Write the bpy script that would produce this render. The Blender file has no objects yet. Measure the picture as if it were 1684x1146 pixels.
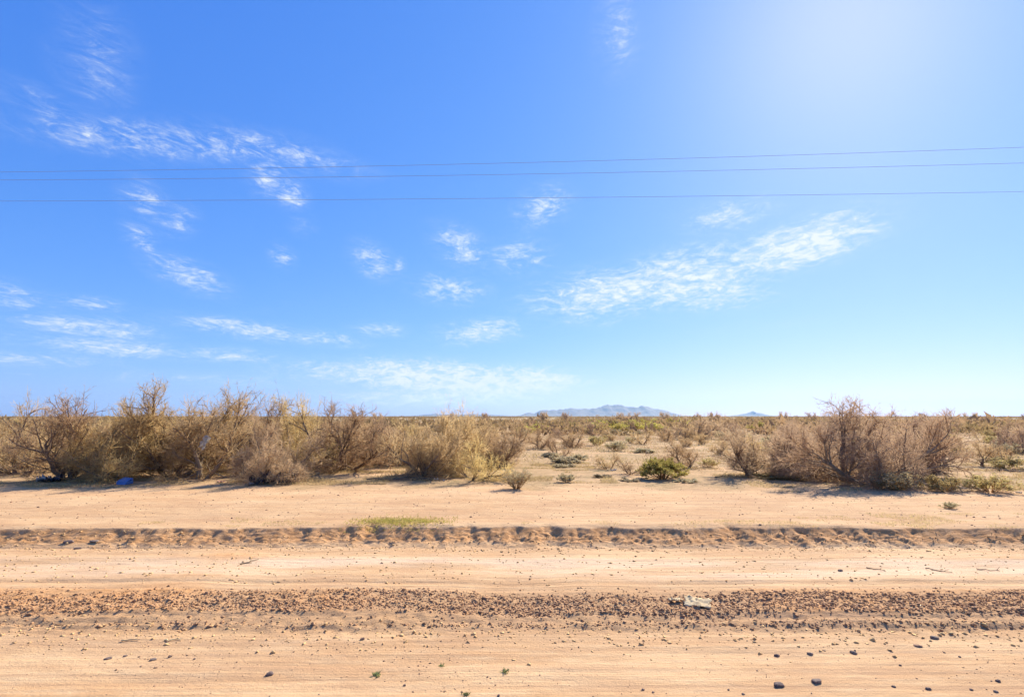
import bpy, bmesh, math, random
import numpy as np
R = math.radians
scene = bpy.context.scene
col = scene.collection

# ------------------------------------------------------------------ camera
cam_d = bpy.data.cameras.new("camera")
cam_d.sensor_width = 36.0
cam_d.lens = 18.0
cam_d.clip_start = 0.1
cam_d.clip_end = 120000
cam = bpy.data.objects.new("camera", cam_d)
col.objects.link(cam)
cam.location = (0, 0, 2.5)
cam.rotation_euler = (R(90 + 7.51), 0, 0)
scene.camera = cam

# ------------------------------------------------------------------ light, sky, exposure
SUN_AZ, SUN_EL = 36.5, 36.5          # degrees right of +Y, degrees above the horizon
scene.view_settings.view_transform = 'Standard'
scene.view_settings.look = 'None'
scene.view_settings.exposure = 0.95
scene.view_settings.gamma = 1.0
scene.cycles.volume_bounces = 0
scene.cycles.max_bounces = 6
scene.cycles.transparent_max_bounces = 8

sun_d = bpy.data.lights.new("sun", 'SUN')
sun_d.energy = 5.0
sun_d.angle = R(0.53)
sun_d.color = (1.0, 0.935, 0.82)
sun = bpy.data.objects.new("sun", sun_d)
col.objects.link(sun)
sun.rotation_euler = (R(90 - SUN_EL), 0, R(180 - SUN_AZ))
sun.location = (20, 27, 25)

world = bpy.data.worlds.new("World")
scene.world = world
world.use_nodes = True
wt = world.node_tree
wt.nodes.clear()
def wn(t, **kw):
    n = wt.nodes.new(t)
    for k, v in kw.items():
        setattr(n, k, v)
    return n
def wl(a, b): wt.links.new(a, b)
def wmath(op, a, b=None, clamp=False):
    n = wn('ShaderNodeMath', operation=op, use_clamp=clamp)
    for i, v in enumerate((a, b)):
        if v is None: continue
        if isinstance(v, (int, float)): n.inputs[i].default_value = v
        else: wl(v, n.inputs[i])
    return n.outputs[0]
sky = wn('ShaderNodeTexSky', sky_type='NISHITA')
sky.sun_disc = False
sky.sun_elevation = R(SUN_EL)
sky.sun_rotation = R(SUN_AZ)
sky.altitude = 450
sky.air_density = 1.0
sky.dust_density = 0.52
sky.ozone_density = 2.0
tc = wn('ShaderNodeTexCoord')
sep = wn('ShaderNodeSeparateXYZ')
wl(tc.outputs['Generated'], sep.inputs[0])
X, Y, Z = sep.outputs
az = wmath('MULTIPLY', wmath('ARCTAN2', X, Y), 180 / math.pi)
el = wmath('MULTIPLY', wmath('ARCSINE', Z), 180 / math.pi)
ae = wn('ShaderNodeCombineXYZ'); wl(az, ae.inputs[0]); wl(el, ae.inputs[1])
# thin high cloud lies in a flat layer: direction projected on a plane overhead
zz = wmath('MAXIMUM', Z, 0.015)
pl = wn('ShaderNodeCombineXYZ')
wl(wmath('DIVIDE', X, zz), pl.inputs[0]); wl(wmath('DIVIDE', Y, zz), pl.inputs[1])
# drifting banks of cirrus: azimuth, elevation, half sizes (degrees), tilt, strength
BANKS = [(-41.5, 29.5, 2.6, 3.6, 10, .52), (-43, 24.4, 4.5, 1.3, -8, .56), (-38, 24.2, 8.0, 1.5, 9, .80), (-31, 25.6, 7.5, 1.5, 8, .80),
         (-24.5, 26.0, 7.5, 1.3, -4, .70), (-26.7, 23.6, 1.8, 1.8, -30, .95), (-24.4, 22.4, 1.6, 1.5, -30, .95),
         (-36.8, 19.2, 2.0, 1.6, -40, .75), (-34.3, 18.2, 1.5, 1.8, -40, .6), (-36.9, 16.0, 1.5, 1.1, -40, .8),
         (-24.8, 16.1, 1.2, 1.1, -40, .95), (-33, 13.2, 3.4, 1.4, -18, .85), (-15.7, 16.6, 2.4, 1.6, -28, .95), (-12.8, 16.1, .7, 1.0, 0, .8),
         (-23, 19.5, 1.2, 1.0, 0, .5), (3.6, 22.9, 3.2, 2.0, 18, .85), (-5.8, 18.6, 3.4, 2.0, -25, .85), (1.0, 17.7, 3.6, 2.0, 0, .75),
         (-7, 13.9, 4.2, 1.5, -5, .85), (23.7, 20.2, 4.2, 1.6, 2, .95), (33.6, 18.5, 2.6, 1.0, 0, .95),
         (29.7, 16.4, 6.6, 2.1, 8, 1.6), (19, 14.4, 9.5, 2.9, 6, 1.3), (11, 13.4, 8.5, 2.6, 6, 1.3), (22, 12.5, 5.5, 1.7, 0, 1.05),
         (7.5, 11.2, 5.5, 1.3, -4, .72), (-3.5, 9.4, 5.0, 1.4, 6, 1.0), (-27, 8.5, 7.0, 0.9, -4, .95), (-19.5, 8.1, 3.5, .8, -6, .85),
         (-14.6, 9.3, 2.8, .8, 0, .9), (-40, 7.6, 5.0, 1.0, 0, .95), (-38, 6.0, 7.5, .8, -2, .95), (-29, 5.9, 5, .8, 0, .85), (-43.5, 4.6, 6, .7, 0, .7),
         (-18, 4.7, 7.5, 1.3, 0, .9), (-9, 4.2, 10, 1.9, -3, 1.7), (-1.5, 3.4, 9, 1.9, 3, 1.8), (-6, 2.0, 12, 1.1, 0, 1.4),
         (12.7, 38.2, 2.4, 3.0, 0, .6), (-46, 9.6, 4, 1.2, -10, .8), (-40, 9.6, 2.5, .7, 0, .7), (-30, 3.5, 9, .7, 0, .6)]
acc = None
for (a0, e0, ra, re_, rot, s) in BANKS:
    m = wn('ShaderNodeMapping', vector_type='TEXTURE')
    wl(ae.outputs[0], m.inputs[0])
    m.inputs['Location'].default_value = (a0, e0, 0)
    m.inputs['Rotation'].default_value = (0, 0, R(rot))
    m.inputs['Scale'].default_value = (ra * 1.45, re_ * 1.4, 1)
    ln = wn('ShaderNodeVectorMath', operation='LENGTH'); wl(m.outputs[0], ln.inputs[0])
    mr = wn('ShaderNodeMapRange', interpolation_type='SMOOTHSTEP')
    wl(ln.outputs['Value'], mr.inputs['Value'])
    mr.inputs['From Min'].default_value = 1.25; mr.inputs['From Max'].default_value = 0.05
    mr.inputs['To Min'].default_value = 0; mr.inputs['To Max'].default_value = s
    acc = mr.outputs[0] if acc is None else wmath('MAXIMUM', acc, mr.outputs[0])
def wnoise(vec, scale, detail, rough, dist, sx=1, sy=1, rz=0):
    m = wn('ShaderNodeMapping'); wl(vec, m.inputs[0])
    m.inputs['Scale'].default_value = (sx, sy, 1); m.inputs['Rotation'].default_value = (0, 0, rz)
    n = wn('ShaderNodeTexNoise'); wl(m.outputs[0], n.inputs['Vector'])
    n.inputs['Scale'].default_value = scale; n.inputs['Detail'].default_value = detail
    n.inputs['Roughness'].default_value = rough; n.inputs['Distortion'].default_value = dist
    return n.outputs['Fac']
fib = wnoise(pl.outputs[0], 6.0, 8, .68, 1.6, 1, .55, R(28))
fine = wnoise(ae.outputs[0], .46, 9, .74, 1.5, .55, 1.7, R(-8))
nz = wmath('ADD', wmath('MULTIPLY', fib, .4), wmath('MULTIPLY', fine, .6))
# elsewhere on the dome: sparse wisps of the same kind
spread = wnoise(pl.outputs[0], .55, 3, .5, .4)
sp = wn('ShaderNodeMapRange', interpolation_type='SMOOTHSTEP'); wl(spread, sp.inputs['Value'])
sp.inputs['From Min'].default_value = .55; sp.inputs['From Max'].default_value = .8; sp.inputs['To Max'].default_value = .45
acc = wmath('MAXIMUM', acc, sp.outputs[0])
val = wmath('ADD', wmath('MULTIPLY', wmath('SUBTRACT', nz, .5), 5.4), wmath('SUBTRACT', wmath('MULTIPLY', acc, 1.25), .62))
thr = wn('ShaderNodeMapRange', interpolation_type='SMOOTHSTEP'); wl(val, thr.inputs['Value'])
thr.inputs['From Min'].default_value = -.15; thr.inputs['From Max'].default_value = 1.6
cov = wmath('MULTIPLY', thr.outputs[0], wmath('MINIMUM', wmath('MULTIPLY', acc, 1.8), 1.0), clamp=True)
mot = wn('ShaderNodeMapRange', interpolation_type='SMOOTHSTEP'); wl(wnoise(ae.outputs[0], 1.1, 7, .66, .8, .6, 1.5, R(-14)), mot.inputs['Value'])
mot.inputs['From Min'].default_value = .36; mot.inputs['From Max'].default_value = .60; mot.inputs['To Min'].default_value = .22
veil = wn('ShaderNodeMapRange', interpolation_type='SMOOTHSTEP'); wl(nz, veil.inputs['Value'])
veil.inputs['From Min'].default_value = .38; veil.inputs['From Max'].default_value = .66; veil.inputs['To Max'].default_value = .3
cov = wmath('ADD', wmath('MULTIPLY', cov, mot.outputs[0]), wmath('MULTIPLY', veil.outputs[0], wmath('MINIMUM', acc, 1.0)))
mix = wn('ShaderNodeMix', data_type='RGBA')
wl(wmath('MULTIPLY', cov, 1.0, clamp=True), mix.inputs['Factor'])
SKY_STRENGTH = 0.08
# a camera's colour response: deep, saturated blue kept bright (one curve for the whole dome)
sc_ = wn('ShaderNodeSeparateColor'); wl(sky.outputs[0], sc_.inputs[0])
cc = wn('ShaderNodeCombineColor')
for i, (gain, power) in enumerate(((.97, 1.05), (1.0, .70), (1.34, .33))):
    v = wmath('POWER', wmath('MULTIPLY', sc_.outputs[i], .08), power)
    wl(wmath('MULTIPLY', v, gain / (.08 * 1.932)), cc.inputs[i])
wl(cc.outputs[0], mix.inputs['A'])
mix.inputs['B'].default_value = (5.75, 6.2, 6.4, 1)
bg = wn('ShaderNodeBackground'); bg.inputs['Strength'].default_value = SKY_STRENGTH
wl(mix.outputs['Result'], bg.inputs['Color'])
wo = wn('ShaderNodeOutputWorld'); wl(bg.outputs[0], wo.inputs['Surface'])

# ------------------------------------------------------------------ helpers
def tag(o, label=None, cat=None, group=None, kind=None):
    if label: o['label'] = label
    if cat: o['category'] = cat
    if group: o['group'] = group
    if kind: o['kind'] = kind
    return o
def mesh_np(name, verts, quads=None, tris=None, smooth=False):
    me = bpy.data.meshes.new(name)
    verts = np.asarray(verts, np.float32).reshape(-1, 3)
    q = np.zeros((0, 4), np.int32) if quads is None else np.asarray(quads, np.int32).reshape(-1, 4)
    t = np.zeros((0, 3), np.int32) if tris is None else np.asarray(tris, np.int32).reshape(-1, 3)
    me.vertices.add(len(verts)); me.vertices.foreach_set('co', verts.ravel())
    me.loops.add(q.size + t.size)
    me.loops.foreach_set('vertex_index', np.concatenate([q.ravel(), t.ravel()]))
    me.polygons.add(len(q) + len(t))
    st = np.concatenate([np.arange(len(q)) * 4, q.size + np.arange(len(t)) * 3]).astype(np.int32)
    me.polygons.foreach_set('loop_start', st)
    if smooth: me.polygons.foreach_set('use_smooth', np.ones(len(st), bool))
    me.update(calc_edges=True); me.validate()
    return me
def link(name, me, m=None, parent=None, loc=None, rz=0.0):
    o = bpy.data.objects.new(name, me); col.objects.link(o)
    if m is not None and me is not None and len(me.materials) == 0: me.materials.append(m)
    if parent is not None: o.parent = parent
    if loc is not None: o.location = loc
    o.rotation_euler = (0, 0, rz)
    return o
def empty(name, loc, rz=0.0):
    o = bpy.data.objects.new(name, None); col.objects.link(o)
    o.location = loc; o.rotation_euler = (0, 0, rz); o.empty_display_size = .3
    return o
def bm_mesh(name, bm, smooth=False):
    me = bpy.data.meshes.new(name); bm.to_mesh(me); bm.free()
    if smooth:
        for p in me.polygons: p.use_smooth = True
    return me

# lattice noise for shaping the ground
def _h(ix, iy, seed):
    n = (ix.astype(np.int64) * 374761393 + iy.astype(np.int64) * 668265263 + seed * 974634777) & 0xffffffff
    n = ((n ^ (n >> 13)) * 1274126177) & 0xffffffff
    n = n ^ (n >> 16)
    return (n & 0xffff) / 65535.0
def vnoise(x, y, seed=0):
    ix, iy = np.floor(x), np.floor(y); fx, fy = x - ix, y - iy
    fx = fx * fx * (3 - 2 * fx); fy = fy * fy * (3 - 2 * fy)
    a, b = _h(ix, iy, seed), _h(ix + 1, iy, seed); c, d = _h(ix, iy + 1, seed), _h(ix + 1, iy + 1, seed)
    return (a * (1 - fx) + b * fx) * (1 - fy) + (c * (1 - fx) + d * fx) * fy - .5
def fbm(x, y, oct=4, seed=0, g=.5):
    s, a = 0, 1.0
    for k in range(oct):
        s = s + a * vnoise(x * 2 ** k, y * 2 ** k, seed + k * 17); a *= g
    return s
def sstep(a, b, v):
    t = np.clip((v - a) / (b - a), 0, 1); return t * t * (3 - 2 * t)

LIP = 0.255
TOP = 0.35            # the upper level above the graded verge
def bank_edge(x):
    e = 10.12 + .08 * fbm(x * .3, x * 0, 3, 5) + .06 * fbm(x * 1.3, x * 0 + 3, 4, 9)
    for (cx, dep, w) in ((-2.88, .26, .17), (.73, .20, .22), (-3.35, .14, .14), (1.95, .1, .2), (-5.2, .08, .2), (-.9, .09, .25), (4.4, .12, .2), (6.7, .1, .3), (-6.6, .07, .2)):
        e = e + dep * np.exp(-((x - cx) / w) ** 2)
    return e
def height(x, y):
    x = np.asarray(x, float); y = np.asarray(y, float)
    near = np.exp(-(np.maximum(np.abs(x) - 14, 0) / 6) ** 2) * (y < 60)
    e = bank_edge(x)
    lean = .35 * (x / 8.0)                       # rills run down the face
    run = .60 + .14 * fbm(x * .7, x * 0 + 8, 2, 31)
    t = (y - e + .09 * fbm(x * 4.5, y * 3, 4, 3, .6)) / run
    ramp = np.clip(t, 0, 1)
    ramp = .77 * ramp + .23 * ramp ** 5
    face = np.clip(1 - np.abs(t - .5) / .62, 0, 1)
    rill = fbm(x * 4.2 + (y - e) * 1.2 * lean, (y - e) * 1.3, 4, 41, .6)
    z = LIP * ramp + (TOP - LIP) * sstep(10.8, 14.5, y) + face * near * (.075 * rill * (.2 + 1.4 * np.clip(.5 + vnoise(x * .45, x * 0, 45), 0, 1)) + .036 * fbm(x * 11, y * 14, 3, 43, .7) + .03 * fbm(x * 22, y * 26, 2, 44))
    z = z - .03 * np.exp(-((y - e + .12) / .15) ** 2) * 0
    up = sstep(0.9, 1.3, t)
    # upper level: a faint old track, hummocks, low berm along the lip
    z = z + up * (.05 * np.exp(-((y - 11.0) / .35) ** 2) * (.5 + vnoise(x * .5, y * 0, 77)) + .05 * fbm(x * .25, y * .4, 3, 51) * sstep(11, 14, y)
                  + near * .012 * fbm(x * 2.2, y * 6, 3, 53) + near * .006 * fbm(x * 9, y * 14, 2, 54))
    z = z + .12 * fbm(x * .05, y * .05, 3, 57) * sstep(18, 40, y) * (y < 3000)
    # lower level: graded verge with wheel ruts along the road
    low = 1 - sstep(-.3, .1, t)
    g = near * low
    clod = sstep(6.15, 6.5, y + .12 * fbm(x * .8, x * 0, 2, 61)) * (1 - sstep(7.5, 7.85, y + .25 * fbm(x * .5, x * 0 + 7, 3, 62)))
    z = z + g * (.010 * fbm(x * .6, y * 5.5, 3, 63) + .005 * fbm(x * 2, y * 12, 2, 64) + .004 * fbm(x * 14, y * 14, 3, 65)
                 + clod * .032 * fbm(x * 10, y * 13, 3, 66, .7))
    for (yy, st) in ((6.50, .03), (6.60, .014), (6.86, .02), (7.72, -.03), (7.95, -.02), (8.2, .014), (6.3, -.008)):
        yw = yy + .06 * fbm(x * .22, x * 0 + yy, 4, 80) + .03 * fbm(x * 2.5, x * 0 + yy, 3, 82)
        z = z + g * st * sstep(-.035, .035, y - yw) * np.clip(.25 + 1.5 * (vnoise(x * .8, x * 0 + yy * 3, 83) + .45), 0, 1.2)
    for (yy, dep, w) in ((6.66, -.02, .06), (7.98, .012, .07), (8.12, -.014, .08), (8.9, -.012, .22), (9.4, .012, .15), (5.75, -.008, .2), (5.2, -.008, .2)):
        yw = yy + .10 * fbm(x * .18, x * 0 + yy, 3, 70) + .012 * x * (1 if yy < 7 else -.3)
        z = z + g * dep * np.exp(-((y - yw) / w) ** 2) * (.55 + .9 * np.clip(vnoise(x * 1.3, x * 0 + yy * 3, 71) + .5, 0, 1))
    return z
def hz(x, y): return float(height(np.array([x]), np.array([y]))[0])

# ------------------------------------------------------------------ materials
def mat(name, base=(.5, .5, .5), rough=.9, spec=.2):
    m = bpy.data.materials.new(name); m.use_nodes = True
    b = m.node_tree.nodes['Principled BSDF']
    b.inputs['Base Color'].default_value = (*base, 1); b.inputs['Roughness'].default_value = rough
    b.inputs['Specular IOR Level'].default_value = spec
    return m
class NT:
    def __init__(s, m): s.t = m.node_tree; s.b = s.t.nodes['Principled BSDF']
    def n(s, ty, **kw):
        x = s.t.nodes.new(ty)
        for k, v in kw.items(): setattr(x, k, v)
        return x
    def l(s, a, b): s.t.links.new(a, b)
    def put(s, v, sock):
        if isinstance(v, (int, float)): sock.default_value = v
        elif isinstance(v, tuple): sock.default_value = (*v, 1) if len(v) == 3 else v
        else: s.l(v, sock)
    def math(s, op, a, b=0.0, clamp=False):
        x = s.n('ShaderNodeMath', operation=op, use_clamp=clamp); s.put(a, x.inputs[0]); s.put(b, x.inputs[1]); return x.outputs[0]
    def mix(s, f, a, b, mode='MIX'):
        x = s.n('ShaderNodeMix', data_type='RGBA', blend_type=mode); s.put(f, x.inputs['Factor']); s.put(a, x.inputs['A']); s.put(b, x.inputs['B']); return x.outputs['Result']
    def noise(s, scale, detail=4, rough=.55, sc=(1, 1, 1), dist=0, vec=None):
        mp = s.n('ShaderNodeMapping'); s.l(vec or s.co(), mp.inputs[0]); mp.inputs['Scale'].default_value = sc
        x = s.n('ShaderNodeTexNoise'); s.l(mp.outputs[0], x.inputs['Vector'])
        x.inputs['Scale'].default_value = scale; x.inputs['Detail'].default_value = detail; x.inputs['Roughness'].default_value = rough; x.inputs['Distortion'].default_value = dist
        return x.outputs['Fac']
    def co(s):
        if not hasattr(s, '_co'): s._co = s.n('ShaderNodeTexCoord').outputs['Object']
        return s._co
    def ramp(s, v, a, b, lo=0.0, hi=1.0):
        x = s.n('ShaderNodeMapRange', interpolation_type='SMOOTHSTEP'); s.put(v, x.inputs['Value'])
        for k, q in (('From Min', a), ('From Max', b), ('To Min', lo), ('To Max', hi)): x.inputs[k].default_value = q
        return x.outputs[0]
    def bump(s, h, strength, dist):
        x = s.n('ShaderNodeBump'); s.put(h, x.inputs['Height']); x.inputs['Strength'].default_value = strength; x.inputs['Distance'].default_value = dist
        s.l(x.outputs[0], s.b.inputs['Normal'])

def ground_material():
    m = mat("desert_soil", (.5, .33, .2), .95, .1); k = NT(m)
    sp = k.n('ShaderNodeSeparateXYZ'); k.l(k.co(), sp.inputs[0]); x, y, z = sp.outputs
    c = k.mix(k.ramp(k.noise(.9, 6, .6, (.35, 1.6, 1)), .35, .68), (.54, .315, .15), (.64, .41, .21))
    c = k.mix(k.ramp(k.noise(3.5, 6, .65, (.4, 2.4, 1)), .42, .72, 0, .55), c, (.68, .475, .265))
    c = k.mix(k.ramp(k.noise(26, 4, .7), .55, .78, 0, .4), c, (.40, .23, .115))
    c = k.mix(k.ramp(k.noise(90, 3, .7), .56, .75, 0, .35), c, (.38, .22, .115))
    c = k.mix(k.ramp(k.noise(1.6, 5, .6, (.3, 1, 1), .6), .56, .7, 0, .4), c, (.51, .29, .135))
    # turned soil of the rutted strip is redder, its colour darkened for the shade between clods
    w = k.math('MULTIPLY', k.math('SUBTRACT', k.noise(1.2, 4, .6, (.5, 1, 1)), .5), .7)
    yy = k.math('ADD', y, w)
    strip = k.math('MULTIPLY', k.ramp(yy, 6.1, 6.5), k.ramp(yy, 7.95, 7.55))
    c = k.mix(k.math('MULTIPLY', strip, .8), c, (.43, .25, .12))
    c = k.mix(k.ramp(k.noise(1.1, 5, .62, (.8, 1, 1), .5), .40, .66, 0, .34), c, (.44, .255, .135))
    c = k.mix(k.ramp(k.noise(1.0, 5, .68, (.10, 9, 1)), .48, .66, 0, .42), c, (.43, .25, .135))
    c = k.mix(k.ramp(k.noise(6, 6, .72), .52, .72, 0, .35), c, (.42, .25, .14))
    pale = k.math('MULTIPLY', k.ramp(yy, 8.1, 8.6), k.ramp(yy, 9.7, 9.2))
    c = k.mix(k.math('MULTIPLY', k.math('MULTIPLY', pale, k.ramp(k.noise(.5, 5, .6, (.35, 2, 1)), .36, .6)), .7), c, (.72, .52, .335))
    # freshly cut face
    cut = k.math('MULTIPLY', k.ramp(z, .03, .08), k.ramp(z, .265, .22)); cut = k.math('MULTIPLY', cut, k.ramp(y, 11.2, 10.9))
    facec = k.mix(k.ramp(k.noise(7, 6, .65), .4, .65), (.49, .235, .085), (.65, .35, .15))
    c = k.mix(k.math('MULTIPLY', cut, .85), c, facec)
    # dry grass litter among the thickets
    lit = k.math('MULTIPLY', k.ramp(k.math('ADD', y, k.math('MULTIPLY', k.math('SUBTRACT', k.noise(.5, 4, .6), .5), 5.0)), 15.0, 16.8), k.ramp(k.noise(.55, 6, .62, (.7, 1, 1)), .30, .54))
    c = k.mix(k.math('MULTIPLY', lit, .85), c, k.mix(k.ramp(k.noise(5, 5, .7), .35, .65), (.29, .185, .085), (.45, .295, .14)))
    c = k.mix(k.math('MULTIPLY', k.math('MULTIPLY', lit, k.ramp(k.noise(1.1, 5, .65), .52, .66)), .6), c, (.20, .155, .07))
    # too far to tell plants apart: scrub-covered plain with bare tan streaks
    far = k.ramp(y, 90, 420)
    farc = k.mix(k.ramp(k.noise(.018, 6, .62, (.5, 1.4, 1)), .42, .58), (.26, .19, .10), (.55, .40, .21))
    farc = k.mix(k.ramp(y, 400, 1200), farc, (.22, .175, .10))
    c = k.mix(far, c, farc)
    k.l(c, k.b.inputs['Base Color'])
    tread = k.math('MULTIPLY', k.noise(1.0, 6, .7, (.16, 13, 1), .2), k.ramp(y, 16, 13, 0, 1.6))
    c2 = k.mix(k.math('MULTIPLY', k.ramp(k.noise(1.0, 6, .72, (.22, 16, 1), .3), .54, .64), k.ramp(y, 16, 13, 0, .45)), c, (.41, .235, .12))
    k.l(c2, k.b.inputs['Base Color'])
    h = k.math('ADD', k.math('MULTIPLY', k.noise(38, 6, .72), 1.0), k.math('MULTIPLY', k.noise(9, 5, .65, (.5, 1.4, 1)), 1.2))
    h = k.math('ADD', h, tread)
    h = k.math('ADD', h, k.math('MULTIPLY', k.noise(150, 3, .7), .35))
    k.bump(h, .55, .03)
    return m
def var_material(name, a, b, scale=6, rough=.9, c3=None, trans=0):
    m = mat(name, a, rough, .15); k = NT(m)
    c = k.mix(k.ramp(k.noise(scale, 4, .6), .35, .65), a, b)
    oi = k.n('ShaderNodeObjectInfo')
    c2 = k.n('ShaderNodeHueSaturation'); k.l(c, c2.inputs['Color'])
    k.l(k.ramp(oi.outputs['Random'], 0, 1, .78, 1.22), c2.inputs['Value'])
    k.l(k.ramp(oi.outputs['Random'], 0, 1, .49, .51), c2.inputs['Hue'])
    k.l(c2.outputs[0], k.b.inputs['Base Color'])
    if trans:
        t = k.n('ShaderNodeBsdfTranslucent'); k.l(c2.outputs[0], t.inputs['Color'])
        ms = k.n('ShaderNodeMixShader'); ms.inputs[0].default_value = trans
        k.l(k.b.outputs[0], ms.inputs[1]); k.l(t.outputs[0], ms.inputs[2])
        k.l(ms.outputs[0], k.t.nodes['Material Output'].inputs['Surface'])
    return m
M = {
    'soil': ground_material(),
    'clod': var_material('soil_clod', (.56, .335, .155), (.45, .26, .12), 14),
    'bark': var_material('dark_bark', (.17, .12, .08), (.25, .18, .12), 9),
    'twig_b': var_material('brown_twig', (.46, .31, .155), (.59, .41, .215), 1.6, trans=.62),
    'twig_o': var_material('straw_twig', (.50, .345, .15), (.62, .45, .20), 1.4, trans=.62),
    'twig_p': var_material('mauve_twig', (.40, .265, .165), (.52, .355, .215), 1.6, trans=.55),
    'leaf_creo': var_material('creosote_leaf', (.46, .40, .085), (.58, .50, .13), 4, .75, trans=.5),
    'leaf_sage': var_material('saltbush_leaf', (.42, .35, .19), (.50, .43, .25), 5, .85, trans=.45),
    'leaf_olive': var_material('olive_leaf', (.40, .31, .12), (.48, .38, .16), 4, .8, trans=.5),
    'leaf_tuft': var_material('grey_green_leaf', (.42, .34, .20), (.50, .41, .25), 5, .85, trans=.5),
    'grass_dry': var_material('dry_grass', (.50, .37, .165), (.60, .47, .22), 2, .9, trans=.4),
    'plain_grass': var_material('tan_grass', (.40, .29, .14), (.50, .37, .19), .4, .9, trans=.35),
    'brush': var_material('dead_brush', (.36, .245, .14), (.46, .325, .19), .5, .9, trans=.5),
    'grass_green': var_material('green_grass', (.44, .40, .08), (.62, .50, .18), 5, .85, trans=.5),
    'weed': var_material('weed_leaf', (.22, .24, .08), (.32, .31, .12), 20, .8, trans=.3),
    'rock': var_material('basalt_stone', (.13, .095, .08), (.26, .18, .13), 30),
    'rock_red': var_material('red_stone', (.36, .21, .125), (.25, .15, .095), 30),
    'wood': var_material('dead_wood', (.17, .115, .07), (.25, .18, .115), 20),
    'straw': var_material('bleached_stalk', (.55, .42, .22), (.62, .5, .3), 20),
    'mountain': var_material('mountain_rock', (.13, .10, .08), (.19, .15, .115), .002),
    'far': var_material('far_scrub', (.30, .225, .09), (.44, .30, .15), .05, trans=.5),
    'wire': mat('weathered_aluminium', (.24, .25, .27), .6, .4),
    'pole': var_material('creosoted_pole', (.14, .10, .07), (.2, .15, .11), 6),
    'porcelain': mat('brown_porcelain', (.11, .05, .03), .25, .5),
    'white_film': var_material('white_film', (.76, .74, .69), (.66, .63, .58), 12, .5, trans=.5),
    'card': var_material('buff_card', (.72, .57, .31), (.62, .47, .25), 10, .85),
    'blue': var_material('blue_plastic', (.10, .18, .46), (.14, .24, .54), 8, .5),
    'black_film': var_material('dark_film', (.035, .037, .05), (.06, .06, .075), 12, .35),
    'pink': var_material('faded_pink_card', (.55, .30, .22), (.5, .26, .19), 10, .8),
}

# ------------------------------------------------------------------ the ground: one sheet from here to the horizon
def spaced(a, b, n): return np.linspace(a, b, n, endpoint=False)
ys = np.concatenate([-np.geomspace(24000, 4, 26), spaced(0, 4.4, 14), spaced(4.4, 9.9, 170), spaced(9.9, 11.05, 56), spaced(11.05, 16, 58), spaced(16, 40, 50), np.geomspace(40, 24000, 70)])
xh = np.concatenate([spaced(0, 8, 175), spaced(8, 14, 70), spaced(14, 40, 45), np.geomspace(40, 24000, 50)])
xs = np.concatenate([-xh[:0:-1], xh])
GX, GY = np.meshgrid(xs, ys)
GZ = height(GX, GY)
nx, ny = len(xs), len(ys)
idx = np.arange(nx * ny).reshape(ny, nx)
quads = np.stack([idx[:-1, :-1], idx[:-1, 1:], idx[1:, 1:], idx[1:, :-1]], -1).reshape(-1, 4)
ground = link('ground', mesh_np('ground', np.stack([GX, GY, GZ], -1), quads, smooth=True), M['soil'])
tag(ground, kind='structure')

# ------------------------------------------------------------------ mountains far to the south
def ridge(name, prof, y0, depth, seed):
    px = np.array([p[0] for p in prof], float); pz = np.array([p[1] for p in prof], float)
    u = np.linspace(px[0], px[-1], 200); v = np.linspace(-1, 1, 34)
    U, V = np.meshgrid(u, v)
    crest = np.interp(u, px, pz)[None, :]
    crest = crest * (1 + .16 * fbm(U / 260, V * 0 + seed, 4, seed))
    Vw = V + .22 * fbm(U / 700, V * 1.5, 3, seed + 3)
    zz = crest * np.clip(1 - np.abs(Vw) ** .8, 0, 1) * (1 + .5 * fbm(U / 330, V * 4, 4, seed + 5) * np.clip(np.abs(Vw) * 2.5, 0, 1))
    n_u, n_v = len(u), len(v); ii = np.arange(n_u * n_v).reshape(n_v, n_u)
    q = np.stack([ii[:-1, :-1], ii[:-1, 1:], ii[1:, 1:], ii[1:, :-1]], -1).reshape(-1, 4)
    o = link(name, mesh_np(name, np.stack([U, y0 + V * depth, zz - 8], -1), q), M['mountain'])
    tag(o, kind='structure'); return o
ridge('mountain_range', [(0, 8), (300, 40), (594, 150), (800, 120), (1019, 222), (1550, 235), (1869, 280), (2500, 290), (3037, 300), (3359, 402), (3615, 450), (3995, 360),
                         (4314, 372), (4462, 340), (4634, 396), (5054, 278), (5476, 195), (5683, 70), (6100, 20), (6400, 0)], 18200, 1500, 5)
ridge('distant_butte', [(7600, 0), (8014, 42), (8336, 105), (8500, 135), (8598, 190), (8700, 125), (8908, 105), (9180, 42), (9700, 0)], 18400, 500, 15)
ridge('distant_hills', [(-4300, 0), (-3600, 40), (-3000, 90), (-2300, 60), (-1500, 95), (-900, 60), (-300, 40), (200, 0)], 19800, 900, 25)

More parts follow.
